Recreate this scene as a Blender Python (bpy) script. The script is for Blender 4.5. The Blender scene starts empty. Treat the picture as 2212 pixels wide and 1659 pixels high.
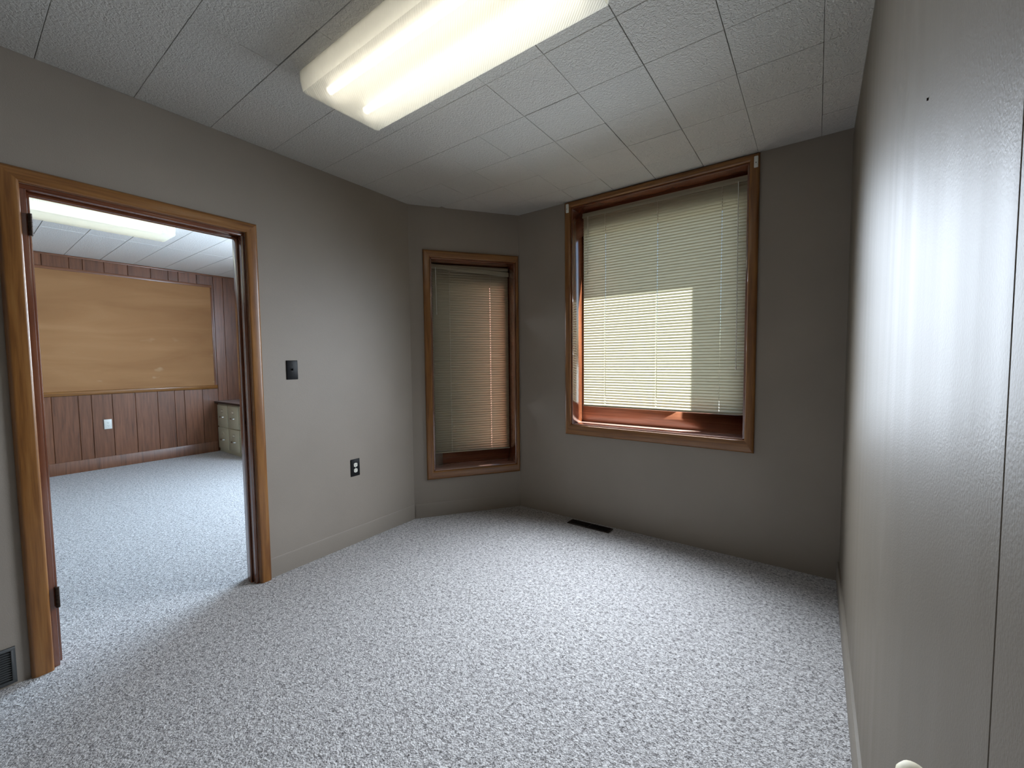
import bpy, bmesh, math, random
from mathutils import Vector, Matrix

random.seed(7)
S = bpy.context.scene
COL = S.collection

# ------------------------------------------------------------------ camera
F_PX = 896.88
CAM = Vector((0.92075, -0.27593, 1.27913))
R_ = Vector((0.80674, 0.59081, -0.01049))
U_ = Vector((-0.02404, 0.05056, 0.99843))
W_ = Vector((-0.59041, 0.80523, -0.05499))
cd = bpy.data.cameras.new('camera')
cam = bpy.data.objects.new('camera', cd)
COL.objects.link(cam)
cd.sensor_fit = 'HORIZONTAL'
cd.sensor_width = 36.0
cd.lens = F_PX / 2212.0 * 36.0
cd.clip_start = 0.02
M = Matrix((R_, U_, -W_)).transposed().to_4x4()
M.translation = CAM
cam.matrix_world = M
S.camera = cam

# ------------------------------------------------------------------ sky, sun, exposure
SUN_DIR = Vector((-1.94, -1.0, -3.9)).normalized()      # direction the sunlight travels
world = bpy.data.worlds.new('world')
S.world = world
world.use_nodes = True
wn = world.node_tree
wn.nodes.clear()
wo = wn.nodes.new('ShaderNodeOutputWorld')
wb = wn.nodes.new('ShaderNodeBackground')
sky = wn.nodes.new('ShaderNodeTexSky')
sky.sky_type = 'NISHITA'
sky.sun_disc = False
sky.sun_elevation = math.asin(-SUN_DIR.z)
sky.sun_rotation = math.atan2(-SUN_DIR.x, -SUN_DIR.y)
sky.air_density = 1.0
sky.dust_density = 1.0
wn.links.new(sky.outputs[0], wb.inputs[0])
wb.inputs[1].default_value = 0.14
wn.links.new(wb.outputs[0], wo.inputs[0])

sl = bpy.data.lights.new('sun', 'SUN')
sl.energy = 36.0
sl.angle = 0.009
sl.color = (0.96, 0.98, 1.0)
sun = bpy.data.objects.new('sun', sl)
COL.objects.link(sun)
sun.rotation_euler = SUN_DIR.to_track_quat('-Z', 'Y').to_euler()
sun.location = (6, 8, 9)

# area lamps added at the window openings, standing in for skylight
def window_fill(name, loc, direction, sx, sy, power, color):
    l = bpy.data.lights.new(name, 'AREA')
    l.shape = 'RECTANGLE'
    l.size = sx
    l.size_y = sy
    l.energy = power
    l.color = color
    o = bpy.data.objects.new(name, l)
    COL.objects.link(o)
    o.location = loc
    o.rotation_euler = Vector(direction).to_track_quat('-Z', 'Z').to_euler()
    return o
window_fill('daylight_fill', (-2.97, 3.1, 1.75), (-0.2, -1, -0.60), 1.8, 1.5, 190.0, (0.62, 0.78, 1.0))
# unseen fill lamps added on the room side of the two blinds
LW = (0.78, 0.88, 1.0)
LIGHTS = [((-0.04, 2.655, 1.09 + 0.44 * k), (0, -1, -0.46), 1.08, 0.46, 13.0) for k in range(3)]
LIGHTS += [((-1.352, 2.330, 0.90 + 0.72 * k), (0.81, -0.58, -0.12), 0.50, 0.70, 2.6) for k in range(2)]
for loc, d, sx, sy, p in LIGHTS:
    l = window_fill('daylight_fill', loc, d, sx, sy, p, LW)
    l.data.specular_factor = 0.0
    l.data.spread = math.radians(122)

TUBE_MAIN = 2.1
TUBE_NEXT = 1.2
S.view_settings.view_transform = 'Standard'
S.view_settings.look = 'None'
S.view_settings.gamma = 1.0
S.view_settings.use_curve_mapping = False
S.view_settings.exposure = 0.78
S.cycles.adaptive_threshold = 0.05
S.cycles.max_bounces = 7
S.cycles.diffuse_bounces = 4
S.cycles.glossy_bounces = 3
S.cycles.transmission_bounces = 5
S.cycles.transparent_max_bounces = 10
S.cycles.caustics_reflective = False
S.cycles.caustics_refractive = False

# ------------------------------------------------------------------ plan
H = 2.5166                      # ceiling height
T = 0.3048                      # ceiling tile
A = Vector((-1.698, 1.9334))
B = Vector((-1.163, 2.6784))
C = Vector((1.0587, 2.6900))
LD = Vector((0.0214, -0.99977)).normalized()
YB = -1.75                      # wall behind the camera
Lb = A + LD * ((A.y - YB) / -LD.y)
Rb = Vector((1.0587, YB))
H2 = 2.57                       # ceiling of the next room
X2 = -6.20                      # panelled wall of the next room
Y2 = 2.75
Y2b = -2.0
TW = 0.30                       # outer wall thickness
TI = 0.12                       # partition thickness

class Frame:
    """u along the wall, w outwards through the wall, z up."""
    def __init__(s, P, d, room):
        s.P = Vector(P); s.d = Vector(d).normalized()
        n = Vector((-s.d.y, s.d.x))
        if (Vector(room) - s.P).dot(n) > 0: n = -n
        s.n = n
    def __call__(s, u, w, z):
        p = s.P + s.d * u + s.n * w
        return Vector((p.x, p.y, z))
ROOM = (0.0, 1.0)
FL = Frame(A, LD, ROOM)
FA = Frame(A, B - A, ROOM)
FW = Frame(B, C - B, ROOM)
FR = Frame(C, (0, -1), ROOM)
FB = Frame(Rb, Lb - Rb, ROOM)
FX = Frame((X2, 0), (0, 1), (-4, 0))       # u = y
FN = Frame((0, Y2), (1, 0), (-4, 0))       # u = x
WORLD = lambda x, y, z: Vector((x, y, z))

# ------------------------------------------------------------------ materials
def mat(name, base, rough=0.5, spec=0.5, metal=0.0):
    m = bpy.data.materials.new(name)
    m.use_nodes = True
    b = m.node_tree.nodes['Principled BSDF']
    b.inputs['Base Color'].default_value = (*base, 1)
    b.inputs['Roughness'].default_value = rough
    b.inputs['Specular IOR Level'].default_value = spec
    b.inputs['Metallic'].default_value = metal
    return m
def N(m, t, **kw):
    n = m.node_tree.nodes.new(t)
    for k, v in kw.items():
        if k in n.inputs.keys(): n.inputs[k].default_value = v
        else: setattr(n, k, v)
    return n
def LK(m, a, b): m.node_tree.links.new(a, b)
def bsdf(m): return m.node_tree.nodes['Principled BSDF']
def coords(m, scale, kind='Object'):
    tc = N(m, 'ShaderNodeTexCoord')
    mp = N(m, 'ShaderNodeMapping')
    mp.inputs['Scale'].default_value = scale
    LK(m, tc.outputs[kind], mp.inputs['Vector'])
    return mp.outputs[0]
def ramp(m, fac, stops):
    r = N(m, 'ShaderNodeValToRGB')
    e = r.color_ramp.elements
    while len(e) < len(stops): e.new(0.5)
    for i, (p, c) in enumerate(stops):
        e[i].position = p
        e[i].color = (*c, 1)
    LK(m, fac, r.inputs[0])
    return r.outputs[0]
def bump(m, h, strength, dist):
    b = N(m, 'ShaderNodeBump')
    b.inputs['Strength'].default_value = strength
    b.inputs['Distance'].default_value = dist
    LK(m, h, b.inputs['Height'])
    LK(m, b.outputs[0], bsdf(m).inputs['Normal'])
def geo_pos(m, scale):
    g = N(m, 'ShaderNodeNewGeometry')
    mp = N(m, 'ShaderNodeMapping')
    mp.inputs['Scale'].default_value = scale
    LK(m, g.outputs['Position'], mp.inputs['Vector'])
    return mp.outputs[0]

def paint(name, base, rough, streak=False):
    m = mat(name, base, rough, 0.5 if not streak else 0.14)
    v = geo_pos(m, (1, 1, 1))
    n1 = N(m, 'ShaderNodeTexNoise'); n1.inputs['Scale'].default_value = 260; n1.inputs['Detail'].default_value = 2
    LK(m, v, n1.inputs['Vector'])
    n2 = N(m, 'ShaderNodeTexNoise'); n2.inputs['Scale'].default_value = 2.2; n2.inputs['Detail'].default_value = 3
    LK(m, v, n2.inputs['Vector'])
    a = tuple(c * 0.95 for c in base); b = tuple(c * 1.05 for c in base)
    LK(m, ramp(m, n2.outputs[0], [(0.3, a), (0.7, b)]), bsdf(m).inputs['Base Color'])
    h = n1.outputs[0]
    if streak:
        v2 = geo_pos(m, (14, 14, 0.35))
        n3 = N(m, 'ShaderNodeTexNoise'); n3.inputs['Scale'].default_value = 1.0; n3.inputs['Detail'].default_value = 3
        LK(m, v2, n3.inputs['Vector'])
        mr = N(m, 'ShaderNodeMapRange'); mr.inputs['To Min'].default_value = rough - 0.06; mr.inputs['To Max'].default_value = rough + 0.10
        LK(m, n3.outputs[0], mr.inputs['Value'])
        LK(m, mr.outputs[0], bsdf(m).inputs['Roughness'])
        ad = N(m, 'ShaderNodeMath', operation='MULTIPLY_ADD')
        LK(m, n3.outputs[0], ad.inputs[0]); ad.inputs[1].default_value = 0.8
        LK(m, n1.outputs[0], ad.inputs[2]); h = ad.outputs[0]
    bump(m, h, 0.35, 0.0012)
    return m
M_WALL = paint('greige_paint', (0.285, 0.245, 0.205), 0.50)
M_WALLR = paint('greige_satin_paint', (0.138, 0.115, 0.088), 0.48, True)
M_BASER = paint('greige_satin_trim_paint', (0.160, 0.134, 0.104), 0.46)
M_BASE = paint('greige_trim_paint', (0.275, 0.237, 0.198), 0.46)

def wood(name, c1, c2, c3, rough, vertical, coat=0.3, k=1.0, cior=1.5):
    m = mat(name, c2, rough, 0.5)
    sc = (22 * k, 22 * k, 1.3) if vertical else (1.3, 1.3, 40 * k)
    v = geo_pos(m, sc)
    n = N(m, 'ShaderNodeTexNoise'); n.inputs['Scale'].default_value = 2.0; n.inputs['Detail'].default_value = 6
    n.inputs['Distortion'].default_value = 0.5
    LK(m, v, n.inputs['Vector'])
    v2 = geo_pos(m, (140, 140, 5) if vertical else (5, 5, 220))
    f = N(m, 'ShaderNodeTexNoise'); f.inputs['Scale'].default_value = 2.0; f.inputs['Detail'].default_value = 3
    LK(m, v2, f.inputs['Vector'])
    mx = N(m, 'ShaderNodeMath', operation='MULTIPLY_ADD')
    LK(m, f.outputs[0], mx.inputs[0]); mx.inputs[1].default_value = 0.35
    LK(m, n.outputs[0], mx.inputs[2])
    LK(m, ramp(m, mx.outputs[0], [(0.45, c1), (0.66, c2), (0.9, c3)]), bsdf(m).inputs['Base Color'])
    bsdf(m).inputs['Coat Weight'].default_value = coat
    bsdf(m).inputs['Coat Roughness'].default_value = 0.15
    bsdf(m).inputs['Coat IOR'].default_value = cior
    bump(m, f.outputs[0], 0.12, 0.0006)
    return m
CW = ((0.135, 0.048, 0.011), (0.222, 0.090, 0.021), (0.29, 0.132, 0.036))
M_WV = wood('varnished_casing_wood_upright', *CW, 0.32, True)
M_WH = wood('varnished_casing_wood_level', *CW, 0.32, False)
CJ = ((0.09, 0.028, 0.012), (0.16, 0.05, 0.022), (0.22, 0.08, 0.035))
M_JV = wood('dark_varnished_jamb_wood_upright', *CJ, 0.22, True, 1.0, 1.0, 1.8)
M_JH = wood('dark_varnished_jamb_wood_level', *CJ, 0.22, False, 0.6)
CP = ((0.095, 0.034, 0.014), (0.150, 0.056, 0.024), (0.20, 0.078, 0.036))
M_PAN = [wood('brown_panelling_wood_%s' % n, *[tuple(x * k for x in c) for c in CP], 0.38, True, 0.2)
         for n, k in (('dark', 0.98), ('mid', 1.08), ('light', 1.18))]
M_PANH = wood('brown_panelling_trim_wood', *[tuple(x * 1.25 for x in c) for c in CP], 0.38, False, 0.2)

def board_mat():
    m = mat('tan_board', (0.46, 0.29, 0.12), 0.75, 0.3)
    v = geo_pos(m, (0.5, 0.5, 2.6))
    n = N(m, 'ShaderNodeTexNoise'); n.inputs['Scale'].default_value = 1.6; n.inputs['Detail'].default_value = 4; n.inputs['Distortion'].default_value = 0.8
    LK(m, v, n.inputs['Vector'])
    col = ramp(m, n.outputs[0], [(0.3, (0.285, 0.136, 0.052)), (0.55, (0.345, 0.173, 0.070)), (0.75, (0.395, 0.208, 0.090))])
    # pale worn patches (flakes) of the facing, concentrated low on the board
    v2 = geo_pos(m, (3.2, 3.2, 6.0))
    w = N(m, 'ShaderNodeTexNoise'); w.inputs['Scale'].default_value = 1.0; w.inputs['Detail'].default_value = 2.5
    LK(m, v2, w.inputs['Vector'])
    fac = ramp(m, w.outputs[0], [(0.66, (0, 0, 0)), (0.72, (1, 1, 1))])
    g = N(m, 'ShaderNodeNewGeometry'); sx = N(m, 'ShaderNodeSeparateXYZ'); LK(m, g.outputs['Position'], sx.inputs[0])
    mr = N(m, 'ShaderNodeMapRange'); mr.inputs['From Min'].default_value = 1.0; mr.inputs['From Max'].default_value = 1.85
    mr.inputs['To Min'].default_value = 0.9; mr.inputs['To Max'].default_value = 0.0
    LK(m, sx.outputs[2], mr.inputs['Value'])
    mu = N(m, 'ShaderNodeMath', operation='MULTIPLY'); LK(m, fac, mu.inputs[0]); LK(m, mr.outputs[0], mu.inputs[1])
    mix = N(m, 'ShaderNodeMix', data_type='RGBA')
    LK(m, mu.outputs[0], mix.inputs[0]); LK(m, col, mix.inputs[6]); mix.inputs[7].default_value = (0.50, 0.34, 0.19, 1)
    LK(m, mix.outputs[2], bsdf(m).inputs['Base Color'])
    return m
M_BOARD = board_mat()

def tile_mat(name, base, strength):
    m = mat(name, base, 0.85, 0.2)
    v = geo_pos(m, (1, 1, 1))
    n = N(m, 'ShaderNodeTexNoise'); n.inputs['Scale'].default_value = 95; n.inputs['Detail'].default_value = 2.5; n.inputs['Distortion'].default_value = 0.9
    LK(m, v, n.inputs['Vector'])
    h = ramp(m, n.outputs[0], [(0.38, (0, 0, 0)), (0.62, (1, 1, 1))])
    bump(m, h, strength, 0.0028)
    return m
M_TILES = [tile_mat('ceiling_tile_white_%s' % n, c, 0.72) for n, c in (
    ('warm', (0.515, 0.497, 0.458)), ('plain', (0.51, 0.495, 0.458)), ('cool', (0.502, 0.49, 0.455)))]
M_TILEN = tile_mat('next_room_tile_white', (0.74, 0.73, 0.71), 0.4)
M_BACK = mat('ceiling_joint_shadow_gap', (0.12, 0.11, 0.10), 0.9, 0.1)

def carpet_mat():
    m = mat('speckled_loop_carpet', (0.5, 0.47, 0.44), 0.95, 0.15)
    v = geo_pos(m, (1, 1, 1))
    vo = N(m, 'ShaderNodeTexVoronoi'); vo.inputs['Scale'].default_value = 150; vo.inputs['Randomness'].default_value = 1.0
    LK(m, v, vo.inputs['Vector'])
    n = N(m, 'ShaderNodeTexNoise'); n.inputs['Scale'].default_value = 190; n.inputs['Detail'].default_value = 3; n.inputs['Distortion'].default_value = 1.2
    LK(m, v, n.inputs['Vector'])
    n2 = N(m, 'ShaderNodeTexNoise'); n2.inputs['Scale'].default_value = 72; n2.inputs['Detail'].default_value = 3; n2.inputs['Distortion'].default_value = 0.8
    LK(m, v, n2.inputs['Vector'])
    ad = N(m, 'ShaderNodeMath', operation='ADD'); LK(m, n.outputs[0], ad.inputs[0]); LK(m, n2.outputs[0], ad.inputs[1])
    hf = N(m, 'ShaderNodeMath', operation='MULTIPLY'); LK(m, ad.outputs[0], hf.inputs[0]); hf.inputs[1].default_value = 0.5
    col = ramp(m, hf.outputs[0], [(0.36, (0.085, 0.076, 0.075)), (0.45, (0.26, 0.243, 0.235)), (0.51, (0.415, 0.395, 0.385)), (0.62, (0.60, 0.575, 0.56))])
    LK(m, col, bsdf(m).inputs['Base Color'])
    sb = N(m, 'ShaderNodeMath', operation='SUBTRACT'); LK(m, hf.outputs[0], sb.inputs[0])
    ml = N(m, 'ShaderNodeMath', operation='MULTIPLY'); LK(m, vo.outputs['Distance'], ml.inputs[0]); ml.inputs[1].default_value = 0.45
    LK(m, ml.outputs[0], sb.inputs[1])
    bump(m, sb.outputs[0], 0.9, 0.008)
    bsdf(m).inputs['Sheen Weight'].default_value = 0.25
    return m
M_CARPET = carpet_mat()

def slat_mat(name, base, tr, tcol=(0.88, 0.82, 0.63)):
    m = mat(name, base, 0.4, 0.4)
    t = N(m, 'ShaderNodeBsdfTranslucent'); t.inputs['Color'].default_value = (*tcol, 1)
    mx = N(m, 'ShaderNodeMixShader'); mx.inputs[0].default_value = tr
    out = m.node_tree.nodes['Material Output']
    LK(m, bsdf(m).outputs[0], mx.inputs[1]); LK(m, t.outputs[0], mx.inputs[2]); LK(m, mx.outputs[0], out.inputs[0])
    return m
M_SLAT = slat_mat('ivory_vinyl_slat', (0.27, 0.232, 0.155), 0.36)
M_RAIL = mat('ivory_blind_rail', (0.34, 0.30, 0.21), 0.4)
M_CORD = slat_mat('white_cord', (0.8, 0.78, 0.72), 0.3)
M_WAND = mat('clear_wand', (0.75, 0.74, 0.68), 0.2)

def glass_mat():
    m = mat('window_glass', (1, 1, 1), 0.02)
    nt = m.node_tree; nt.nodes.remove(bsdf(m))
    tr = N(m, 'ShaderNodeBsdfTransparent'); tr.inputs[0].default_value = (0.93, 0.96, 0.95, 1)
    gl = N(m, 'ShaderNodeBsdfGlossy'); gl.inputs['Roughness'].default_value = 0.02
    fr = N(m, 'ShaderNodeFresnel'); fr.inputs[0].default_value = 1.45
    mx = N(m, 'ShaderNodeMixShader')
    ge = N(m, 'ShaderNodeNewGeometry')          # reflect at the front face only (thin sheet)
    iv = N(m, 'ShaderNodeMath', operation='SUBTRACT'); iv.inputs[0].default_value = 1.0; LK(m, ge.outputs['Backfacing'], iv.inputs[1])
    ff = N(m, 'ShaderNodeMath', operation='MULTIPLY'); LK(m, fr.outputs[0], ff.inputs[0]); LK(m, iv.outputs[0], ff.inputs[1])
    LK(m, ff.outputs[0], mx.inputs[0]); LK(m, tr.outputs[0], mx.inputs[1]); LK(m, gl.outputs[0], mx.inputs[2])
    LK(m, mx.outputs[0], nt.nodes['Material Output'].inputs[0])
    return m
M_GLASS = glass_mat()

def lens_mat():
    m = mat('ribbed_acrylic_lens', (0.93, 0.92, 0.86), 0.35)
    nt = m.node_tree
    tl = N(m, 'ShaderNodeBsdfTranslucent'); tl.inputs[0].default_value = (0.93, 0.92, 0.86, 1)
    tr = N(m, 'ShaderNodeBsdfTransparent'); tr.inputs[0].default_value = (0.97, 0.96, 0.92, 1)
    wv = N(m, 'ShaderNodeTexWave'); wv.inputs['Scale'].default_value = 55.0
    wv.bands_direction = 'DIAGONAL'
    LK(m, geo_pos(m, (1, 1, 0)), wv.inputs['Vector'])
    bp = N(m, 'ShaderNodeBump'); bp.inputs['Strength'].default_value = 0.5; bp.inputs['Distance'].default_value = 0.002
    LK(m, wv.outputs[1], bp.inputs['Height']); LK(m, bp.outputs[0], bsdf(m).inputs['Normal']); LK(m, bp.outputs[0], tl.inputs['Normal'])
    m1 = N(m, 'ShaderNodeMixShader'); m1.inputs[0].default_value = 0.62
    LK(m, bsdf(m).outputs[0], m1.inputs[1]); LK(m, tl.outputs[0], m1.inputs[2])
    m2 = N(m, 'ShaderNodeMixShader'); m2.inputs[0].default_value = 0.45
    LK(m, m1.outputs[0], m2.inputs[1]); LK(m, tr.outputs[0], m2.inputs[2])
    LK(m, m2.outputs[0], nt.nodes['Material Output'].inputs[0])
    return m
M_LENS = lens_mat()
def emit_mat(name, color, s):
    m = mat(name, (0.9, 0.9, 0.9), 0.5)
    bsdf(m).inputs['Emission Color'].default_value = (*color, 1)
    bsdf(m).inputs['Emission Strength'].default_value = s
    return m
M_TUBE = emit_mat('lit_tube_warm_white', (1.0, 0.945, 0.87), TUBE_MAIN)
M_TUBE2 = emit_mat('lit_tube_cool_white', (0.93, 1.0, 0.97), TUBE_NEXT)
M_HOUSING = mat('white_enamel_housing', (0.82, 0.81, 0.77), 0.4)
M_BLACK = mat('black_plastic_plate', (0.010, 0.010, 0.011), 0.45, 0.2)
M_DKSLOT = mat('dark_slot', (0.01, 0.01, 0.01), 0.7)
M_IVORY = mat('ivory_plastic', (0.78, 0.76, 0.68), 0.3)
M_WHITE = mat('white_plastic', (0.72, 0.71, 0.66), 0.35)
M_SCREW = mat('steel_screw', (0.5, 0.5, 0.48), 0.35, 0.5, 1.0)
M_HINGE = mat('dark_bronze_hinge', (0.045, 0.03, 0.022), 0.4, 0.5, 0.8)
M_REG = mat('dark_brown_register_metal', (0.03, 0.018, 0.013), 0.4, 0.5, 0.4)
M_GRILL = mat('dark_grey_grille_metal', (0.06, 0.062, 0.062), 0.5, 0.5, 0.3)
M_CAB = mat('putty_enamel_steel', (0.56, 0.52, 0.38), 0.38)
M_CHROME = mat('chrome', (0.8, 0.79, 0.74), 0.18, 0.5, 1.0)
M_LABEL = mat('paper_label', (0.78, 0.74, 0.6), 0.6)
M_CTOP = mat('grey_brown_laminate', (0.22, 0.17, 0.155), 0.3)
M_CEDGE = mat('black_edge_band', (0.012, 0.01, 0.01), 0.4)
M_EXT = mat('exterior_brick_red', (0.30, 0.14, 0.10), 0.9)
M_GROUND = mat('outdoor_asphalt', (0.13, 0.13, 0.12), 0.9)
M_CREAM = mat('cream_rubber', (0.75, 0.68, 0.5), 0.6)
M_PLASTER = paint('next_room_wall_paint', (0.5, 0.46, 0.40), 0.6)

# ------------------------------------------------------------------ mesh helpers
class MB:
    def __init__(s, f=WORLD):
        s.v = []; s.f = []; s.m = []; s.F = f
    def add(s, vs, fs, mi=0):
        o = len(s.v)
        s.v += [s.F(*p) for p in vs]
        s.f += [tuple(i + o for i in f) for f in fs]
        s.m += [mi] * len(fs)
    def box(s, a0, a1, b0, b1, c0, c1, mi=0):
        vs = [(a, b, c) for a in (a0, a1) for b in (b0, b1) for c in (c0, c1)]
        s.add(vs, [(0, 1, 3, 2), (4, 6, 7, 5), (0, 4, 5, 1), (2, 3, 7, 6), (0, 2, 6, 4), (1, 5, 7, 3)], mi)
    def prism(s, ring0, ring1, mi=0, cap=True):
        n = len(ring0)
        fs = [(i, (i + 1) % n, n + (i + 1) % n, n + i) for i in range(n)]
        if cap: fs += [tuple(range(n))[::-1], tuple(range(n, 2 * n))]
        s.add(list(ring0) + list(ring1), fs, mi)
    def cyl(s, p0, p1, r, n=12, mi=0, r1=None):
        p0 = Vector(p0); p1 = Vector(p1); d = (p1 - p0).normalized()
        a = d.orthogonal().normalized(); b = d.cross(a)
        r1 = r if r1 is None else r1
        q = [(math.cos(2 * math.pi * i / n), math.sin(2 * math.pi * i / n)) for i in range(n)]
        s.prism([tuple(p0 + (a * x + b * y) * r) for x, y in q], [tuple(p1 + (a * x + b * y) * r1) for x, y in q], mi)
    def build(s, name, mats, parent=None, origin=None, bev=0, seg=2, smooth=True):
        if not isinstance(mats, (list, tuple)): mats = [mats]
        xs = s.v
        if origin is None:
            if parent is not None: origin = Vector(parent['_o'])
            else:
                origin = Vector((sum(v.x for v in xs) / len(xs), sum(v.y for v in xs) / len(xs), min(v.z for v in xs)))
        origin = Vector(origin)
        me = bpy.data.meshes.new(name)
        me.from_pydata([v - origin for v in xs], [], s.f)
        for i, p in enumerate(me.polygons): p.material_index = s.m[i]
        for m in mats: me.materials.append(m)
        bm = bmesh.new(); bm.from_mesh(me)
        bmesh.ops.remove_doubles(bm, verts=bm.verts, dist=1e-6)
        bmesh.ops.recalc_face_normals(bm, faces=bm.faces)
        if bev:
            es = [e for e in bm.edges if len(e.link_faces) == 2 and e.calc_face_angle(0) > 0.6]
            bmesh.ops.bevel(bm, geom=es, offset=bev, segments=seg, affect='EDGES', profile=0.5, clamp_overlap=True)
        bm.to_mesh(me); bm.free()
        if smooth:
            for p in me.polygons: p.use_smooth = True
            me.set_sharp_from_angle(angle=math.radians(38))
        o = bpy.data.objects.new(name, me)
        COL.objects.link(o)
        if parent is not None:
            o.parent = parent
            o.location = origin - Vector(parent['_o'])
            o['_o'] = tuple(origin)
        else:
            o.location = origin
            o['_o'] = tuple(origin)
        return o

def tag(o, label, cat, group=None):
    o['label'] = label; o['category'] = cat
    if group: o['group'] = group
    return o
def struct(o, label=None):
    o['kind'] = 'structure'
    if label: o['label'] = label
    return o
def empty(name, loc):
    o = bpy.data.objects.new(name, None)
    COL.objects.link(o)
    o.empty_display_size = 0.1
    o.location = loc
    o['_o'] = tuple(loc)
    return o

# ------------------------------------------------------------------ floor
m = MB()
m.box(X2, Rb.x, Y2b, 2.76, -0.10, 0.0)
floor = m.build('floor', M_CARPET, origin=(0, 0, 0))
struct(floor, 'grey and beige speckled loop-pile carpet running through both rooms')

# ------------------------------------------------------------------ walls
def wall(name, fr, u0, u1, z1, holes, thick, mats, m0=0.0, m1=0.0, z0=-0.1):
    """wall slab with rectangular openings; m0/m1 shift the outer face's ends"""
    b = MB(fr)
    us = sorted({u0, u1} | {h[0] for h in holes} | {h[1] for h in holes})
    for i in range(len(us) - 1):
        a, c = us[i], us[i + 1]
        zs = [(z0, z1)]
        for h in holes:
            if h[0] <= a + 1e-6 and h[1] >= c - 1e-6:
                zs = [(z0, h[2]), (h[3], z1)]
        oa = a + (m0 if a == u0 else 0); oc = c + (m1 if c == u1 else 0)
        for p, q in zs:
            if q - p < 1e-4: continue
            vs = [(a, 0, p), (c, 0, p), (c, 0, q), (a, 0, q), (oa, thick, p), (oc, thick, p), (oc, thick, q), (oa, thick, q)]
            b.add(vs, [(0, 1, 2, 3)], 0)
            b.add(vs, [(4, 5, 6, 7), (0, 1, 5, 4), (3, 2, 6, 7), (0, 3, 7, 4), (1, 2, 6, 5)], 1 if len(mats) > 1 else 0)
    return struct(b.build(name, mats, smooth=False))
DOOR = (1.183, 2.000, 0.0, 2.010)              # rough opening in the partition (u0, u1, z0, z1)
W1 = (0.505, 1.728, 0.765, 2.473)              # clear opening of the big window
W2 = (0.163, 0.885, 0.380, 2.118)              # clear opening of the narrow window
LLEN = (A.y - YB) / -LD.y
wl = wall('wall_left', FL, -0.80, LLEN + 0.1, 2.70, [(DOOR[0] - 0.0, DOOR[1] + 0.0, -0.1, DOOR[3])], TI, [M_WALL, M_PLASTER])
wa = wall('wall_angled', FA, 0.0, (B - A).length, 2.70, [W2], TW, [M_WALL, M_EXT], m0=0.21, m1=0.15)
ww = wall('wall_window', FW, 0.0, (C - B).length, 2.70, [W1], TW, [M_WALL, M_EXT], m0=-0.15, m1=0.30)
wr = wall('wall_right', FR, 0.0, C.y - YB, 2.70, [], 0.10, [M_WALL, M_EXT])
wb_ = wall('wall_back', FB, -0.1, (Lb - Rb).length, 2.70, [], 0.10, [M_WALL, M_EXT])
wx = wall('wall_panelled', FX, Y2b - 0.1, Y2 + 0.3, 2.75, [], 0.15, [mat('dark_groove_backing', (0.06, 0.026, 0.014), 0.8), M_EXT])
NW = (-3.95, -1.98, 0.80, 2.30)
wn_ = wall('wall_far_window_side', FN, X2 - 0.15, -1.70, 2.75, [NW], TW, [M_PLASTER, M_EXT])
FS = Frame((0, Y2b), (1, 0), (-4, 0))
ws = wall('wall_far_back', FS, X2 - 0.15, -1.5, 2.75, [], 0.10, [M_PLASTER, M_EXT])

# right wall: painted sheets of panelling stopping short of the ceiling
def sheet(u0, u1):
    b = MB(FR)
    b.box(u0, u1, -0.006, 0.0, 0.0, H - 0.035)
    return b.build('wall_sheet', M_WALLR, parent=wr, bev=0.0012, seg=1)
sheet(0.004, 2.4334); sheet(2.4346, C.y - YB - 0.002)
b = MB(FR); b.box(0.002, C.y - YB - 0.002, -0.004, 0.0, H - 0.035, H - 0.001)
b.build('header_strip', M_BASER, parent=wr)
# nail head on the right wall
nl = MB(); q = FR(2.03, -0.006, 1.684); nl.cyl(q, q + Vector((-0.002, 0, 0)), 0.0022, 10)
tag(nl.build('nail', M_HINGE), 'tiny dark nail in the right wall near the ceiling', 'nail')

# baseboards, painted like the walls
def baseboard(name, fr, u0, u1, t, h, material=None):
    b = MB(fr)
    prof = [(0.0, 0.0), (-t, 0.0), (-t, h - 0.010), (-t * 0.6, h - 0.002), (-t * 0.3, h), (0.0, h)]
    b.prism([(u0, w, z) for w, z in prof], [(u1, w, z) for w, z in prof])
    return struct(b.build(name, material or M_BASE))
baseboard('baseboard_left', FL, 0.004, 1.122, 0.0025, 0.118)
baseboard('baseboard_angled', FA, 0.008, (B - A).length - 0.010, 0.003, 0.115)
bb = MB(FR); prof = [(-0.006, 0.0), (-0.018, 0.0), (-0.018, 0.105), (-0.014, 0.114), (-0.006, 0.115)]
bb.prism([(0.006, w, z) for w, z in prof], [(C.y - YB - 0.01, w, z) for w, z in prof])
struct(bb.build('baseboard_right', M_BASER))

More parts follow.
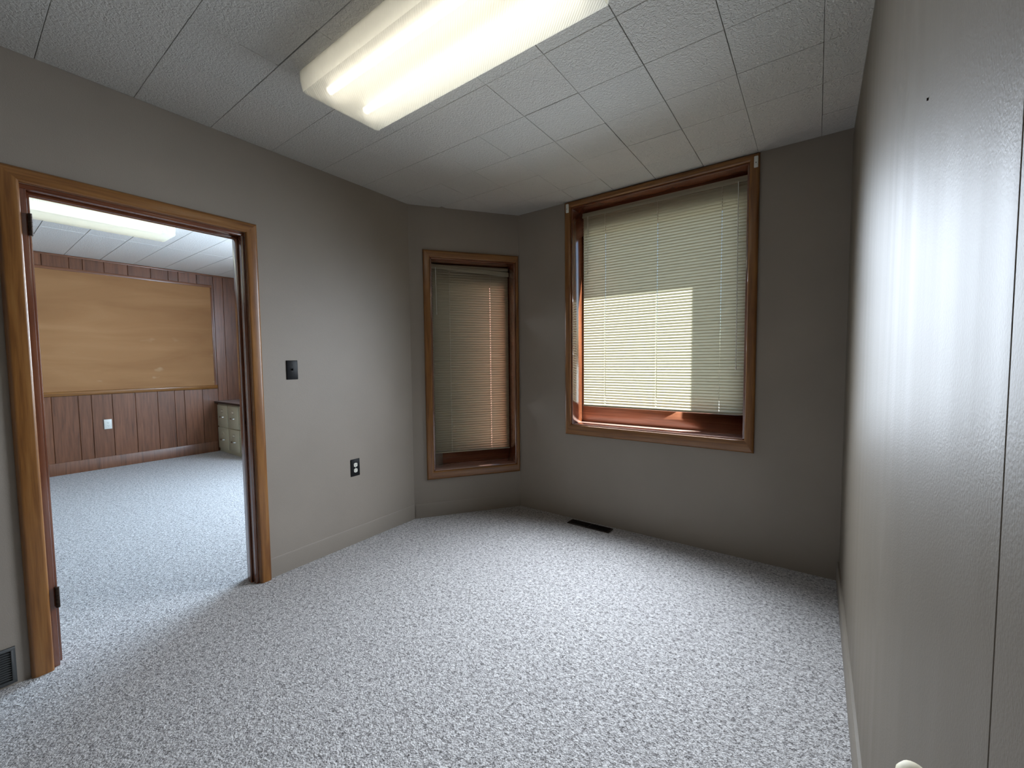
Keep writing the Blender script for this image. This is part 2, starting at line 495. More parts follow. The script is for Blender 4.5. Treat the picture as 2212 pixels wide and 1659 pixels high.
# ------------------------------------------------------------------ ceiling (tiles are parts)
b = MB()
b.box(-1.95, 1.16, YB - 0.1, 2.99, H + 0.014, H + 0.05)
ceil = struct(b.build('ceiling', M_BACK, origin=(0, 0, H)), 'white textured square-tile ceiling with thin dark joints')
poly = [Vector((p.x, p.y)) for p in (A, B, C, Rb, Lb)]        # clockwise
def inset(pl, d):
    n = len(pl); out = []
    for i in range(n):
        p0, p1, p2 = pl[i - 1], pl[i], pl[(i + 1) % n]
        d1 = (p1 - p0).normalized(); d2 = (p2 - p1).normalized()
        n1 = Vector((d1.y, -d1.x)); n2 = Vector((d2.y, -d2.x))
        k = (n1 + n2); k = k / (1 + n1.dot(n2))
        out.append(p1 + k * d)
    return out
poly = inset(poly, 0.0015)
def clip(sub, pl):
    out = sub
    n = len(pl)
    for i in range(n):
        a, c = pl[i], pl[(i + 1) % n]
        e = c - a
        ins = lambda p: e.x * (p.y - a.y) - e.y * (p.x - a.x) <= 0
        src, out = out, []
        for j in range(len(src)):
            p, q2 = src[j - 1], src[j]
            if ins(q2) != ins(p):
                dd = q2 - p
                t = (e.x * (a.y - p.y) - e.y * (a.x - p.x)) / (e.x * dd.y - e.y * dd.x)
                out.append(p + dd * t)
            if ins(q2): out.append(q2)
        if len(out) < 3: return []
    return out
def tile_mesh(me_name, pts, z, drop, bevel=0.0012, thick=0.012):
    n = len(pts)
    cen = sum(pts, Vector((0, 0))) / n
    v = []
    sh = lambda p, d: p + (cen - p).normalized() * d * 1.35
    for p in pts: v.append((p.x, p.y, z + thick))
    for p in pts: v.append((p.x, p.y, z + drop + bevel))
    for p in pts:
        q = sh(p, bevel); v.append((q.x, q.y, z + drop))
    f = [(i, (i + 1) % n, n + (i + 1) % n, n + i) for i in range(n)]
    f += [(n + i, n + (i + 1) % n, 2 * n + (i + 1) % n, 2 * n + i) for i in range(n)]
    f += [tuple(range(2 * n, 3 * n)), tuple(range(n))[::-1]]
    return v, f
rng = random.Random(11)
colx = {i: 0.0002 + (0.0010 if i in (1, 2, 0) else 0.0004) * rng.random() for i in range(-8, 6)}
rowy = {j: 0.0002 + 0.0006 * rng.random() for j in range(-8, 12)}
for i in range(-7, 4):
    for j in range(-7, 9):
        gx0, gx1 = colx[i] + rng.random() * 0.0006, colx[i + 1] + rng.random() * 0.0006
        gy0, gy1 = rowy[j] + rng.random() * 0.0008, rowy[j + 1] + rng.random() * 0.0008
        if rng.random() < 0.14: gx0 += 0.0012
        if rng.random() < 0.14: gy1 += 0.0014
        x0, x1 = i * T + gx0, (i + 1) * T - gx1
        y0, y1 = j * T + gy0, (j + 1) * T - gy1
        sq = [Vector((x0, y0)), Vector((x1, y0)), Vector((x1, y1)), Vector((x0, y1))]
        pc = clip(sq, poly)
        if len(pc) < 3: continue
        # drop slivers
        ar = abs(sum(pc[k - 1].x * pc[k].y - pc[k].x * pc[k - 1].y for k in range(len(pc)))) / 2
        if ar < 0.0008: continue
        clean = [pc[k] for k in range(len(pc)) if (pc[k] - pc[k - 1]).length > 0.002]
        if len(clean) < 3: continue
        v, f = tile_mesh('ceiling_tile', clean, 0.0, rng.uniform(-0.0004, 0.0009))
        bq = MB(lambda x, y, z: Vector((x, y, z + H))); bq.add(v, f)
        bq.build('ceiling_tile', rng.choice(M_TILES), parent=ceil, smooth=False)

# next room ceiling: boards one foot wide, four feet long
b = MB(); b.box(X2, -1.83, Y2b, Y2, H2 + 0.012, H2 + 0.05)
ceil2 = struct(b.build('ceiling_far', M_BACK, origin=(-4, 0, H2)), 'white tiled ceiling of the next room')
x_edges = [-1.83, -2.45, -3.67, -4.89, X2]
for k in range(len(x_edges) - 1):
    for j in range(-6, 9):
        y0, y1 = j * T + 0.002, (j + 1) * T - 0.002
        y0 = max(y0, Y2b + 0.002); y1 = min(y1, Y2 - 0.002)
        if j == 8: y1 = Y2 - 0.002
        if j < -3 and k > 2: pass
        xa, xb = x_edges[k + 1] + 0.0008, x_edges[k] - 0.0008
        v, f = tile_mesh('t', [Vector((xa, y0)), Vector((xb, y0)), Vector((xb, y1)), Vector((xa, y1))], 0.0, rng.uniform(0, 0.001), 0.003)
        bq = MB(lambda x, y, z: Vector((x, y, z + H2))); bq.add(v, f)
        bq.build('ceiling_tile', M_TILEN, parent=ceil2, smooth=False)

# ------------------------------------------------------------------ mitred casings
def casing(fr, u0, u1, z0, z1, wl_, wr_, wb, wt, d, parent, name='casing', floor_legs=False, mv=None, mh=None, round_in=0.010):
    """frame round the opening u0..u1 x z0..z1; widths left/right/bottom/top; d = projection"""
    mv = mv or M_WV; mh = mh or M_WH
    def prof(wd):
        r = min(0.014, wd * 0.4); p = []
        p.append((0.0, 0.0))
        ri = min(round_in, wd * 0.3)
        for k in range(5):
            a = math.pi / 2 * k / 4
            p.append((ri * (1 - math.cos(a)), d - ri + ri * math.sin(a)))
        for k in range(5):
            a = math.pi / 2 * k / 4
            p.append((wd - r + r * math.sin(a), d - r + r * math.cos(a)))
        p.append((wd, 0.0))
        return p
    n = 12
    PL, PR, PT = prof(wl_), prof(wr_), prof(wt)
    PBm = prof(wb) if wb else None
    out = []
    for side in ('l', 'r'):
        P = PL if side == 'l' else PR
        r0, r1 = [], []
        for k in range(n):
            t, dd = P[k]
            u = u0 - t if side == 'l' else u1 + t
            zt = z1 + PT[k][0]
            zb = (z0 - PBm[k][0]) if wb else z0
            r0.append((u, -dd, zb)); r1.append((u, -dd, zt))
        b = MB(fr); b.prism(r0, r1); out.append(b.build(name, mv, parent=parent))
    for side in (('t', 'b') if wb else ('t',)):
        P = PT if side == 't' else PBm
        r0, r1 = [], []
        for k in range(n):
            t, dd = P[k]
            z = z1 + t if side == 't' else z0 - t
            r0.append((u0 - PL[k][0], -dd, z)); r1.append((u1 + PR[k][0], -dd, z))
        b = MB(fr); b.prism(r0, r1); out.append(b.build(name, mh, parent=parent))
    return out

# ------------------------------------------------------------------ doorway
dr = empty('door_1', FL((DOOR[0] + DOOR[1]) / 2, TI / 2, 0.0))
struct(dr, 'open doorway with varnished orange-brown casing and dark jamb, door leaf removed')
casing(FL, DOOR[0], DOOR[1], 0.0, DOOR[3], 0.060, 0.064, 0, 0.058, 0.020, dr)
# casing on the far face of the partition
FLb = Frame(FL(0, TI, 0).xy, LD, (-4, 0))
casing(FLb, DOOR[0], DOOR[1], 0.0, DOOR[3], 0.060, 0.060, 0, 0.058, 0.018, dr)
JT = 0.019
b = MB(FL); b.box(DOOR[0] - 0.001, DOOR[0] + JT, 0.004, TI - 0.004, 0, DOOR[3] - JT); b.build('jamb', M_JV, parent=dr, bev=0.002)
b = MB(FL); b.box(DOOR[1] - JT, DOOR[1] + 0.001, 0.004, TI - 0.004, 0, DOOR[3] - JT); b.build('jamb', M_JV, parent=dr, bev=0.002)
b = MB(FL); b.box(DOOR[0], DOOR[1], 0.004, TI - 0.004, DOOR[3] - JT, DOOR[3] + 0.001); b.build('head_jamb', M_JH, parent=dr, bev=0.002)
b = MB(FL); b.box(DOOR[0] + JT, DOOR[0] + JT + 0.012, 0.042, 0.078, 0, DOOR[3] - JT - 0.012); b.build('door_stop', M_JV, parent=dr, bev=0.003)
b = MB(FL); b.box(DOOR[1] - JT - 0.012, DOOR[1] - JT, 0.042, 0.078, 0, DOOR[3] - JT - 0.012); b.build('door_stop', M_JV, parent=dr, bev=0.003)
b = MB(FL); b.box(DOOR[0] + JT, DOOR[1] - JT, 0.042, 0.078, DOOR[3] - JT - 0.012, DOOR[3] - JT); b.build('door_stop', M_JH, parent=dr, bev=0.003)
for zc in (1.85, 0.30):
    b = MB(FL)
    b.box(DOOR[1] - JT - 0.003, DOOR[1] - JT + 0.0005, 0.0, 0.034, zc - 0.044, zc + 0.044)
    for k in range(5):
        z0 = zc - 0.044 + k * 0.0176
        q = FL(DOOR[1] - JT - 0.005, -0.004, z0 + 0.0005); q2 = FL(DOOR[1] - JT - 0.005, -0.004, z0 + 0.0168)
        cm = MB(); cm.cyl(q, q2, 0.0065, 12)
        b.v += cm.v; o = len(b.v) - len(cm.v)
        b.f += [tuple(i + o for i in f) for f in cm.f]; b.m += cm.m
    b.build('hinge', M_HINGE, parent=dr)

# ------------------------------------------------------------------ windows
def window(name, fr, W, cas, sash_w, rail_b, label, soffit=True):
    u0, u1, z0, z1 = W
    root = empty(name, fr((u0 + u1) / 2, 0.1, z0))
    struct(root, label)
    casing(fr, u0, u1, z0, z1, *cas, parent=root)
    d = sash_w
    t = 0.012
    b = MB(fr); b.box(u0 - 0.001, u0 + t, 0.0, d + 0.05, z0, z1); b.build('jamb', M_JV, parent=root, bev=0.0015)
    b = MB(fr); b.box(u1 - t, u1 + 0.001, 0.0, d + 0.05, z0, z1); b.build('jamb', M_JV, parent=root, bev=0.0015)
    b = MB(fr); b.box(u0 + t, u1 - t, 0.0, d + 0.05, z1 - t, z1 + 0.001); b.build('head_jamb', M_JH, parent=root, bev=0.0015)
    b = MB(fr); b.box(u0 + t, u1 - t, 0.0, d + 0.10, z0 - 0.001, z0 + t * 0.6); b.build('sill', M_SILL, parent=root, bev=0.0015)
    a0, a1, c0, c1 = u0 + t, u1 - t, z0 + t * 0.6, z1 - t
    sw = 0.045
    st = 0.170
    b = MB(fr)
    b.box(a0, a1, d, d + 0.035, c0, c0 + rail_b)
    b.box(a0, a1, d, d + 0.035, c1 - st, c1)
    b.box(a0, a0 + sw, d, d + 0.035, c0 + rail_b, c1 - st)
    b.box(a1 - sw, a1, d, d + 0.035, c0 + rail_b, c1 - st)
    sash = b.build('sash', M_SASH, parent=root, bev=0.002)
    b = MB(fr); b.box(a0 + sw, a1 - sw, d + 0.015, d + 0.019, c0 + rail_b, c1 - st)
    b.build('pane', M_GLASS, parent=sash, smooth=False)
    return root
CSl = ((0.32, 0.19, 0.15), (0.44, 0.27, 0.22), (0.52, 0.34, 0.29))  # sill wood lightened so its colour carries the pale window glare
M_SILL = wood('glossy_reddish_sill_wood', *CSl, 0.16, False, 1.0, 1.0, 1.8)
M_SASH = wood('reddish_brown_sash_wood', (0.17, 0.06, 0.03), (0.27, 0.10, 0.052), (0.34, 0.14, 0.08), 0.35, False)
win1 = window('window_1', FW, W1, (0.050, 0.054, 0.078, 0.042, 0.020), 0.185, 0.125,
              'large window in a varnished orange-brown casing reaching the ceiling')
win2 = window('window_2', FA, W2, (0.056, 0.027, 0.068, 0.058, 0.018), 0.200, 0.115,
              'tall narrow window in a varnished orange-brown casing on the angled wall')
# window of the next room, out of the picture: casing, sash, panes
win3 = window('window_3', FN, NW, (0.055, 0.055, 0.07, 0.055, 0.018), 0.185, 0.06,
              'window of the next room beside the cabinets')

# ------------------------------------------------------------------ blinds
def blind(name, fr, u0, u1, w, ztop, zbot, cords, tilt, pitch, label, wand_u, droop=0.0, lift_u=None):
    root = empty(name, fr((u0 + u1) / 2, w, zbot))
    tag(root, label, 'blind')
    root['_o'] = tuple(fr((u0 + u1) / 2, w, zbot))
    # headrail (U channel) and front valance strip
    b = MB(fr); b.box(u0, u1, w - 0.012, w + 0.013, ztop - 0.026, ztop)
    b.build('headrail', M_RAIL, parent=root, bev=0.002)
    b = MB(fr)
    for (za, zb, wf) in ((0.002, -0.017, 0.017), (-0.017, -0.036, 0.020)):
        vs = []
        for u, dz in ((u0 - 0.002, 0.0), (u1 + 0.002, -droop)):
            vs += [(u, w - wf, ztop + za + dz), (u, w - wf, ztop + zb + dz), (u, w - wf + 0.003, ztop + zb + dz), (u, w - wf + 0.003, ztop + za + dz)]
        b.prism(vs[:4], vs[4:])
    b.build('valance', M_RAIL, parent=root, bev=0.0008, seg=1)
    # slat mesh: curved strip with routed cord holes
    SWD = 0.0286; NS = 4; crown = 0.0030; th = 0.0004
    us = [u0]
    for c in cords: us += [c - 0.0022, c + 0.0022]
    us.append(u1)
    ca, sa = math.cos(tilt), math.sin(tilt)
    def pt(k, off):
        s = (k / NS - 0.5) * SWD
        h = crown * (1 - (2 * s / SWD) ** 2) + off
        # inner edge (towards the room) low, outer edge high
        return (s * ca - h * sa * -1 * -1, s * sa + h * ca)
    def mk_mesh():
        vs, fs = [], []
        for i in range(len(us) - 1):
            hole = (i % 2 == 1)
            for (k0, k1) in (((0, 1), (3, 4)) if hole else ((0, 4),)):
                o = len(vs)
                ring = [pt(k, 0.0) for k in range(k0, k1 + 1)]
                for u in (us[i], us[i + 1]):
                    vs += [fr(u, w + p[0], p[1] + zbot) - Vector(root['_o']) for p in ring]
                L = len(ring)
                fs += [(o + j, o + j + 1, o + L + j + 1, o + L + j) for j in range(L - 1)]
        me = bpy.data.meshes.new('slat'); me.from_pydata(vs, [], fs); me.materials.append(M_SLAT)
        bm = bmesh.new(); bm.from_mesh(me); bmesh.ops.recalc_face_normals(bm, faces=bm.faces); bm.to_mesh(me); bm.free()
        for p in me.polygons: p.use_smooth = True
        me.set_sharp_from_angle(angle=math.radians(50))
        return me
    me = mk_mesh()
    z = 0.024
    top = ztop - 0.030 - zbot
    rr = random.Random(3)
    while z < top:
        o = bpy.data.objects.new('slat', me); COL.objects.link(o)
        o.parent = root
        o.location = (rr.uniform(-0.0004, 0.0004), 0, z + rr.uniform(-0.0004, 0.0004))
        z += pitch
    b = MB(fr)
    b.prism([(u0, w - 0.011, zbot + 0.003), (u0, w - 0.011, zbot + 0.012), (u0, w, zbot + 0.015), (u0, w + 0.011, zbot + 0.012), (u0, w + 0.011, zbot + 0.003), (u0, w, zbot)],
            [(u1, w - 0.011, zbot + 0.003), (u1, w - 0.011, zbot + 0.012), (u1, w, zbot + 0.015), (u1, w + 0.011, zbot + 0.012), (u1, w + 0.011, zbot + 0.003), (u1, w, zbot)])
    b.build('bottom_rail', M_RAIL, parent=root)
    for c in cords:
        b = MB(fr)
        b.cyl((c, w, zbot + 0.010), (c, w, ztop - 0.02), 0.0009, 6)
        b.cyl((c + 0.001, w - 0.0155, zbot + 0.006), (c + 0.001, w - 0.0155, ztop - 0.03), 0.0006, 5)
        b.cyl((c + 0.001, w + 0.0155, zbot + 0.006), (c + 0.001, w + 0.0155, ztop - 0.03), 0.0006, 5)
        b.build('ladder_cord', M_CORD, parent=root)
    b = MB(fr)
    zl = zbot + (ztop - zbot) * (1 - wand_u[1])
    b.cyl((wand_u[0], w - 0.026, ztop - 0.03), (wand_u[0] + 0.004, w - 0.022, zl), 0.0027, 6)
    b.cyl((wand_u[0] + 0.004, w - 0.022, zl - 0.02), (wand_u[0] + 0.004, w - 0.022, zl), 0.0045, 8)
    b.build('tilt_wand', M_WAND, parent=root)
    if lift_u:
        b = MB(fr)
        for du in (0, 0.006):
            b.cyl((lift_u[0] + du, w - 0.024, ztop - 0.03), (lift_u[0] + du, w - 0.021, ztop - lift_u[1]), 0.0010, 6)
        b.cyl((lift_u[0] + 0.003, w - 0.022, ztop - lift_u[1] - 0.03), (lift_u[0] + 0.003, w - 0.022, ztop - lift_u[1]), 0.006, 8, r1=0.003)
        b.build('lift_cord', M_CORD, parent=root)
    return root
blind('window_blind', FW, 0.556, 1.709, 0.118, 2.440, 0.906, (0.742, 1.14, 1.558), math.radians(-74), 0.0206,
      'wide ivory mini blind in the large window, lower left part sunlit', (1.655, 0.79), 0.0, (0.60, 0.45))
blind('window_blind', FA, 0.177, 0.866, 0.150, 2.098, 0.490, (0.342, 0.700), math.radians(-74), 0.0206,
      'narrow ivory mini blind in the tall window, its valance drooping to the right', (0.225, 0.25), 0.040)

# contact sensors on the big casing
def sensor(u, z, lab):
    b = MB(FW)
    b.box(u - 0.011, u + 0.011, -0.033, -0.0195, z - 0.033, z + 0.033)
    o = b.build('contact_sensor', M_WHITE, bev=0.004, seg=3)
    tag(o, lab, 'sensor', 'contact sensors on the large window casing')
    b = MB(FW); b.cyl((u, -0.0335, z - 0.006), (u, -0.033, z - 0.006), 0.003, 10)
    b.build('indicator', M_DKSLOT, parent=o)
sensor(0.487, 2.462, 'small white sensor at the left top corner of the large window casing')
sensor(1.763, 2.458, 'small white sensor at the right top corner of the large window casing')

# ------------------------------------------------------------------ switch and outlets
def plate_base(fr, uc, zc, mat_, name, w=0.072, h=0.118, d=0.006):
    root = empty(name, fr(uc, 0, zc - h / 2))
    b = MB(fr)
    e = 0.004
    b.prism([(uc - w / 2, 0, zc - h / 2), (uc + w / 2, 0, zc - h / 2), (uc + w / 2, 0, zc + h / 2), (uc - w / 2, 0, zc + h / 2)],
            [(uc - w / 2 + e, -d, zc - h / 2 + e), (uc + w / 2 - e, -d, zc - h / 2 + e), (uc + w / 2 - e, -d, zc + h / 2 - e), (uc - w / 2 + e, -d, zc + h / 2 - e)])
    b.build('plate', mat_, parent=root, bev=0.001, seg=1)
    return root
def outlet(fr, uc, zc, pm, rm, name='wall_outlet', tilt=0):
    r = plate_base(fr, uc, zc, pm, name, 0.074, 0.122)
    for s in (-1, 1):
        c = zc + s * 0.0195
        ring = []
        for k in range(24):
            a = 2 * math.pi * k / 24
            ring.append((uc + max(-0.0135, min(0.0135, 0.017 * math.cos(a))) , c + 0.0145 * math.sin(a)))
        b = MB(fr); b.prism([(u, -0.004, z) for u, z in ring], [(u, -0.0078, z) for u, z in ring])
        f = b.build('receptacle', rm, parent=r)
        b = MB(fr)
        b.box(uc - 0.0070, uc - 0.0048, -0.0083, -0.0077, c - 0.001, c + 0.0075)
        b.box(uc + 0.0048, uc + 0.0070, -0.0083, -0.0077, c + 0.000, c + 0.0070)
        b.cyl((uc, -0.0083, c - 0.007), (uc, -0.0077, c - 0.007), 0.0026, 10)
        b.build('slot', M_DKSLOT, parent=f)
    b = MB(fr); b.cyl((uc, -0.0072, zc), (uc, -0.0055, zc), 0.0028, 10); b.build('screw', M_SCREW, parent=r)
    return r
sw = plate_base(FL, 0.950, 1.239, M_BLACK, 'light_switch')
tag(sw, 'black light switch plate on the wall right of the doorway', 'light switch')
b = MB(FL); b.box(0.945, 0.955, -0.0065, -0.0055, 1.227, 1.251); b.build('toggle_slot', M_DKSLOT, parent=sw)
b = MB(FL); b.prism([(0.9465, -0.006, 1.234), (0.9535, -0.006, 1.234), (0.9535, -0.006, 1.246), (0.9465, -0.006, 1.246)],
                    [(0.9475, -0.017, 1.243), (0.9525, -0.017, 1.243), (0.9525, -0.016, 1.250), (0.9475, -0.016, 1.250)])
b.build('toggle', M_BLACK, parent=sw, bev=0.001)
for dz in (-0.03, 0.03):
    b = MB(FL); b.cyl((0.950, -0.0068, 1.239 + dz), (0.950, -0.0055, 1.239 + dz), 0.0028, 10); b.build('screw', M_BLACK, parent=sw)
tag(outlet(FL, 0.535, 0.542, M_BLACK, M_IVORY), 'black outlet plate with two white receptacles on the grey wall', 'outlet')
tag(outlet(Frame((X2 + 0.022, 0), (0, 1), (-4, 0)), 0.890, 0.548, M_WHITE, M_WHITE), 'white outlet on the brown panelling of the next room', 'outlet')

# ------------------------------------------------------------------ registers
rg = empty('floor_register', (-0.46, 2.605, 0))
tag(rg, 'dark brown floor register in the carpet under the large window', 'register')
b = MB()
x0, x1, y0, y1 = -0.635, -0.290, 2.560, 2.650
hgt = 0.006
b.box(x0, x1, y0, y0 + 0.010, 0, hgt); b.box(x0, x1, y1 - 0.010, y1, 0, hgt)
b.box(x0, x0 + 0.012, y0 + 0.010, y1 - 0.010, 0, hgt); b.box(x1 - 0.012, x1, y0 + 0.010, y1 - 0.010, 0, hgt)
b.box(-0.4675, -0.4575, y0 + 0.010, y1 - 0.010, 0, hgt)
b.build('frame', M_REG, parent=rg, bev=0.0015, seg=1)
b = MB(); b.box(x0 + 0.012, x1 - 0.012, y0 + 0.010, y1 - 0.010, 0.0002, 0.0012); b.build('duct_opening', M_DKSLOT, parent=rg)
lm = None
k = 0
x = x0 + 0.020
while x < x1 - 0.016:
    if abs(x + 0.4625) > 0.009:
        b = MB(); b.box(x, x + 0.002, y0 + 0.0105, y1 - 0.0105, 0.0014, 0.0048)
        b.build('fin', M_REG, parent=rg)
    x += 0.0105
wg = empty('wall_register', FL(2.27, 0, 0.015))
tag(wg, 'dark grey louvred wall register low on the wall left of the doorway', 'register')
u0, u1, z0, z1 = 2.100, 2.440, 0.012, 0.158
b = MB(FL)
b.box(u0, u1, -0.008, 0, z0, z0 + 0.012); b.box(u0, u1, -0.008, 0, z1 - 0.012, z1)
b.box(u0, u0 + 0.012, -0.008, 0, z0 + 0.012, z1 - 0.012); b.box(u1 - 0.012, u1, -0.008, 0, z0 + 0.012, z1 - 0.012)
b.build('frame', M_GRILL, parent=wg, bev=0.0015, seg=1)
b = MB(FL); b.box(u0 + 0.012, u1 - 0.012, -0.0012, -0.0002, z0 + 0.012, z1 - 0.012); b.build('backing', M_DKSLOT, parent=wg)
z = z0 + 0.018
while z < z1 - 0.016:
    b = MB(FL); b.prism([(u0 + 0.013, -0.002, z + 0.004), (u0 + 0.013, -0.007, z), (u0 + 0.013, -0.007, z + 0.0012), (u0 + 0.013, -0.002, z + 0.0052)],
                        [(u1 - 0.013, -0.002, z + 0.004), (u1 - 0.013, -0.007, z), (u1 - 0.013, -0.007, z + 0.0012), (u1 - 0.013, -0.002, z + 0.0052)])
    b.build('louvre', M_GRILL, parent=wg); z += 0.0095

# ------------------------------------------------------------------ ceiling lights
def fixture(name, cx, cy, length, width, zc, drop, along, tubes, tm, label, r=0.016):
    """surface wraparound: along = 'x' or 'y'"""
    if along == 'x': f = lambda a, b_, z: Vector((cx + a, cy + b_, z))
    else: f = lambda a, b_, z: Vector((cx + b_, cy + a, z))
    root = empty(name, (cx, cy, zc - drop))
    tag(root, label, 'ceiling light', 'fluorescent ceiling lights')
    hl, hw = length / 2, width / 2
    b = MB(f); b.box(-hl + 0.004, hl - 0.004, -hw * 0.80, hw * 0.80, zc - 0.022, zc - 0.0005)
    b.build('housing', M_HOUSING, parent=root, bev=0.003)
    # lens: bent acrylic sheet, open at the top
    def sec(ins, o):
        w0 = hw - o
        return [(-w0, zc - 0.006), (-w0 + 0.002, zc - drop * 0.55), (-w0 + 0.012, zc - drop + 0.004 + o), (-w0 + 0.020, zc - drop + o),
                (w0 - 0.020, zc - drop + o), (w0 - 0.012, zc - drop + 0.004 + o), (w0 - 0.002, zc - drop * 0.55), (w0, zc - 0.006)]
    o_, i_ = sec(0, 0), sec(0, 0.002)
    ring = o_ + i_[::-1]
    b = MB(f)
    b.prism([(-hl, y, z) for y, z in ring], [(hl, y, z) for y, z in ring], cap=False)
    n = len(ring)
    for s in (-hl, hl):
        for k in range(7):
            p = [(s, *o_[k]), (s, *o_[k + 1]), (s, *i_[k + 1]), (s, *i_[k])]
            b.add(p, [(0, 1, 2, 3)])
    b.build('lens', M_LENS, parent=root)
    for s in (-1, 1):
        b = MB(f)
        q = [(y * 0.985, z) for y, z in i_]
        e = s * hl
        b.prism([(e - s * 0.001, y, z + 0.001) for y, z in q], [(e - s * 0.004, y, z + 0.001) for y, z in q])
        b.build('end_plate', M_LENS, parent=root)
    for y in tubes:
        for s0, s1 in (((-hl + 0.03, hl - 0.03),) if length < 1.5 else ((-hl + 0.03, -0.02), (0.02, hl - 0.03))):
            b = MB(f); b.cyl((s0 + 0.012, y, zc - 0.047), (s1 - 0.012, y, zc - 0.047), r, 14)
            b.build('tube', tm, parent=root)
            b = MB(f)
            b.cyl((s0, y, zc - 0.047), (s0 + 0.012, y, zc - 0.047), r, 12)
            b.cyl((s1 - 0.012, y, zc - 0.047), (s1, y, zc - 0.047), r, 12)
            b.build('tube_cap', M_SCREW, parent=root)
    return root
fixture('ceiling_light', -0.262, 0.872, 1.215, 0.400, H, 0.088, 'x', (-0.090, 0.090), M_TUBE,
        'lit wraparound fluorescent light with ribbed lens on the tiled ceiling overhead')
fixture('ceiling_light', -4.00, -0.19, 2.44, 0.37, H2, 0.115, 'y', (-0.07, 0.07), M_TUBE2,
        'lit long fluorescent light on the ceiling seen through the doorway')

# ------------------------------------------------------------------ next room: panelled wall
PT = 0.018
gl = [Y2b + 0.02, -1.78, -1.55, -1.36, -1.13, -0.93, -0.74, -0.51, -0.33, -0.12, 0.08, 0.225, 0.429, 0.645, 0.758, 0.944, 1.163, 1.388, 1.572, 1.681, 1.893, 2.09, 2.21, 2.40, 2.58, Y2 - 0.01]
pr = random.Random(5)
for k in range(len(gl) - 1):
    a, c = gl[k] + 0.0009, gl[k + 1] - 0.0009
    b = MB(FX)
    b.box(a, c, -PT + 0.004, -0.0005, 0.0, H2 - 0.002)
    b.build('panel_board', M_PAN[pr.randrange(3)], parent=wx, bev=0.003, seg=1)
b = MB(FX); b.prism([(Y2b + .01, w, z) for w, z in ((-PT + .004, 0), (-PT - .010, 0), (-PT - .010, .135), (-PT - .004, .145), (-PT + .004, .145))],
                    [(Y2 - .70, w, z) for w, z in ((-PT + .004, 0), (-PT - .010, 0), (-PT - .010, .135), (-PT - .004, .145), (-PT + .004, .145))])
struct(b.build('baseboard_far', M_PAN[0]), 'dark wood baseboard of the panelled wall')
b = MB(FX); b.box(Y2b + .01, Y2 - .01, -PT - 0.008, -PT + 0.003, H2 - 0.022, H2 - 0.001)
struct(b.build('trim_1', M_PANH, bev=0.003), 'narrow wood trim under the ceiling of the next room')

bd = empty('bulletin_board', (X2 + PT, 0.83, 0.95))
tag(bd, 'wide tan board with pale worn patches on the brown panelling', 'board')
by0, by1, bz0, bz1 = -0.42, 2.045, 0.975, 2.385
b = MB(FX); b.box(by0, by1, -PT - 0.006, -PT + 0.0035, bz0, bz1); b.build('board_face', M_BOARD, parent=bd)
b = MB(FX); b.prism([(by0 - .02, w, z) for w, z in ((-PT + .0035, bz0 - .052), (-PT - .012, bz0 - .052), (-PT - .020, bz0 - .040), (-PT - .020, bz0 - .006), (-PT - .012, bz0 + .001), (-PT + .0035, bz0 + .001))],
                    [(by1 + .035, w, z) for w, z in ((-PT + .0035, bz0 - .052), (-PT - .012, bz0 - .052), (-PT - .020, bz0 - .040), (-PT - .020, bz0 - .006), (-PT - .012, bz0 + .001), (-PT + .0035, bz0 + .001))])
o = b.build('frame_strip', M_WH, parent=bd, bev=0.002)
o['label'] = 'lighter bottom ledge'
b = MB(FX); b.box(by0 - .02, by1 + .022, -PT - 0.012, -PT + 0.0035, bz1, bz1 + 0.034); b.build('frame_strip', M_PANH, parent=bd, bev=0.003)
b = MB(FX); b.box(by1, by1 + .020, -PT - 0.010, -PT + 0.0035, bz0, bz1); b.build('frame_strip', M_PAN[1], parent=bd, bev=0.003)
b = MB(FX); b.box(by0 - .02, by0, -PT - 0.010, -PT + 0.0035, bz0, bz1); b.build('frame_strip', M_PAN[1], parent=bd, bev=0.003)

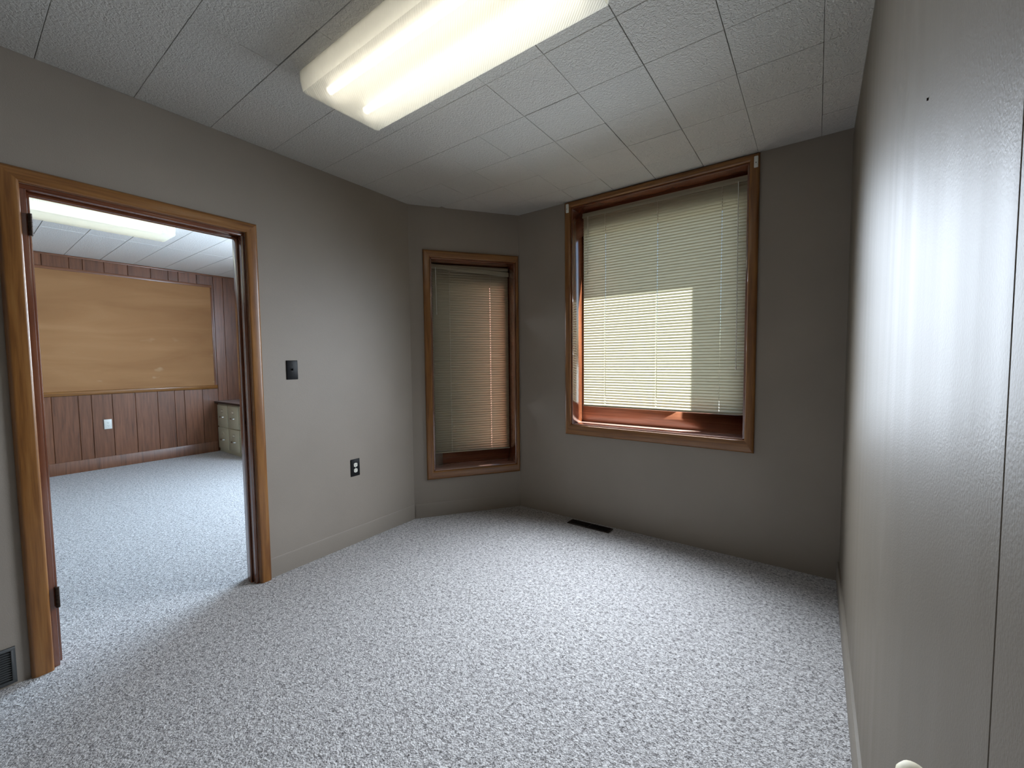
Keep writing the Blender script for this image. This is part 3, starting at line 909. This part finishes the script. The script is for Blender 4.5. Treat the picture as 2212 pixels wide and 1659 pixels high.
# ------------------------------------------------------------------ filing cabinets
CY = 2.055
def cabinet(x0, lab, missing=False):
    w, dpt, h = 0.375, 0.66, 0.712
    r = empty('filing_cabinet', (x0 + w / 2, CY + dpt / 2, 0))
    tag(r, lab, 'cabinet', 'filing cabinets in the next room')
    b = MB(); b.box(x0 + 0.001, x0 + w - 0.001, CY + 0.018, CY + dpt, 0.0, h); b.build('body', M_CAB, parent=r, bev=0.003)
    for k, (za, zb) in enumerate(((0.055, 0.362), (0.378, 0.690))):
        b = MB(); b.box(x0 + 0.012, x0 + w - 0.012, CY, CY + 0.0175, za, zb)
        d = b.build('drawer', M_CAB, parent=r, bev=0.005, seg=2)
        xc = x0 + w / 2
        zl = zb - 0.085
        b = MB(); b.box(xc - 0.036, xc + 0.036, CY - 0.003, CY + 0.001, zl - 0.020, zl + 0.020)
        b.build('label_holder', M_CHROME if not (missing and k == 0) else M_CAB, parent=d, bev=0.001, seg=1)
        b = MB(); b.box(xc - 0.030, xc + 0.030, CY - 0.0036, CY - 0.0031, zl - 0.015, zl + 0.015)
        b.build('label_card', M_LABEL if not (missing and k == 0) else M_CAB, parent=d)
        zh = zl - 0.085
        b = MB()
        pts = [(xc - 0.055, CY + 0.001), (xc - 0.050, CY - 0.018), (xc - 0.035, CY - 0.028), (xc + 0.035, CY - 0.028), (xc + 0.050, CY - 0.018), (xc + 0.055, CY + 0.001)]
        for i in range(5):
            (xa, ya), (xb, yb) = pts[i], pts[i + 1]
            b.prism([(xa, ya, zh - 0.007), (xa, ya + 0.005, zh - 0.007), (xa, ya + 0.005, zh + 0.007), (xa, ya, zh + 0.007)],
                    [(xb, yb, zh - 0.007), (xb, yb + 0.005, zh - 0.007), (xb, yb + 0.005, zh + 0.007), (xb, yb, zh + 0.007)])
        b.build('handle', M_CHROME, parent=d)
    return r
cabinet(X2 + 0.032, 'cream two-drawer filing cabinet in the corner against the panelling', True)
cabinet(X2 + 0.032 + 0.378, 'cream two-drawer filing cabinet second from the panelled wall')
cabinet(X2 + 0.032 + 0.378 * 2, 'cream two-drawer filing cabinet nearest the doorway, mostly hidden by the jamb')
b = MB(); b.box(X2 + 0.018, X2 + 1.19, CY - 0.022, CY + 0.690, 0.7125, 0.740, 1)
b.box(X2 + 0.0185, X2 + 1.1895, CY - 0.0215, CY + 0.6895, 0.740, 0.7412, 0)
o = b.build('countertop', [M_CTOP, M_CEDGE])
tag(o, 'grey-brown countertop with black edge lying on the filing cabinets', 'countertop')

# ------------------------------------------------------------------ pole end by the right wall, bottom of the frame
root = empty('floor_pole', (1.026, 0.38, 0.0))
tag(root, 'cream rounded pole end by the right wall at the bottom of the view', 'pole')
b = MB(); b.cyl((1.026, 0.38, 0.0), (1.026, 0.38, 0.76), 0.012, 16); b.build('shaft', M_WV, parent=root)
b = MB()
prof = [(0.013, 0.735), (0.017, 0.745), (0.0180, 0.768), (0.016, 0.783), (0.011, 0.791), (0.005, 0.794)]
for k in range(len(prof) - 1):
    n = 18
    r0, r1 = prof[k], prof[k + 1]
    q = [(math.cos(2 * math.pi * i / n), math.sin(2 * math.pi * i / n)) for i in range(n)]
    b.prism([(1.026 + x * r0[0], 0.38 + y * r0[0], r0[1]) for x, y in q], [(1.026 + x * r1[0], 0.38 + y * r1[0], r1[1]) for x, y in q], cap=(k == len(prof) - 2))
b.build('cap', M_CREAM, parent=root)

# ------------------------------------------------------------------ outdoors (gives the daylight its bounce)
b = MB(); b.box(-14, 12, 3.05, 20, -0.65, -0.60)
struct(b.build('ground', M_GROUND), 'asphalt ground outside the windows')
b = MB(); b.box(X2 - 0.2, 1.4, YB - 0.4, 3.05, 2.75, 2.80)
struct(b.build('roof', M_EXT), 'roof slab over both rooms')

# tidy helper property
for o in bpy.data.objects:
    if '_o' in o.keys(): del o['_o']
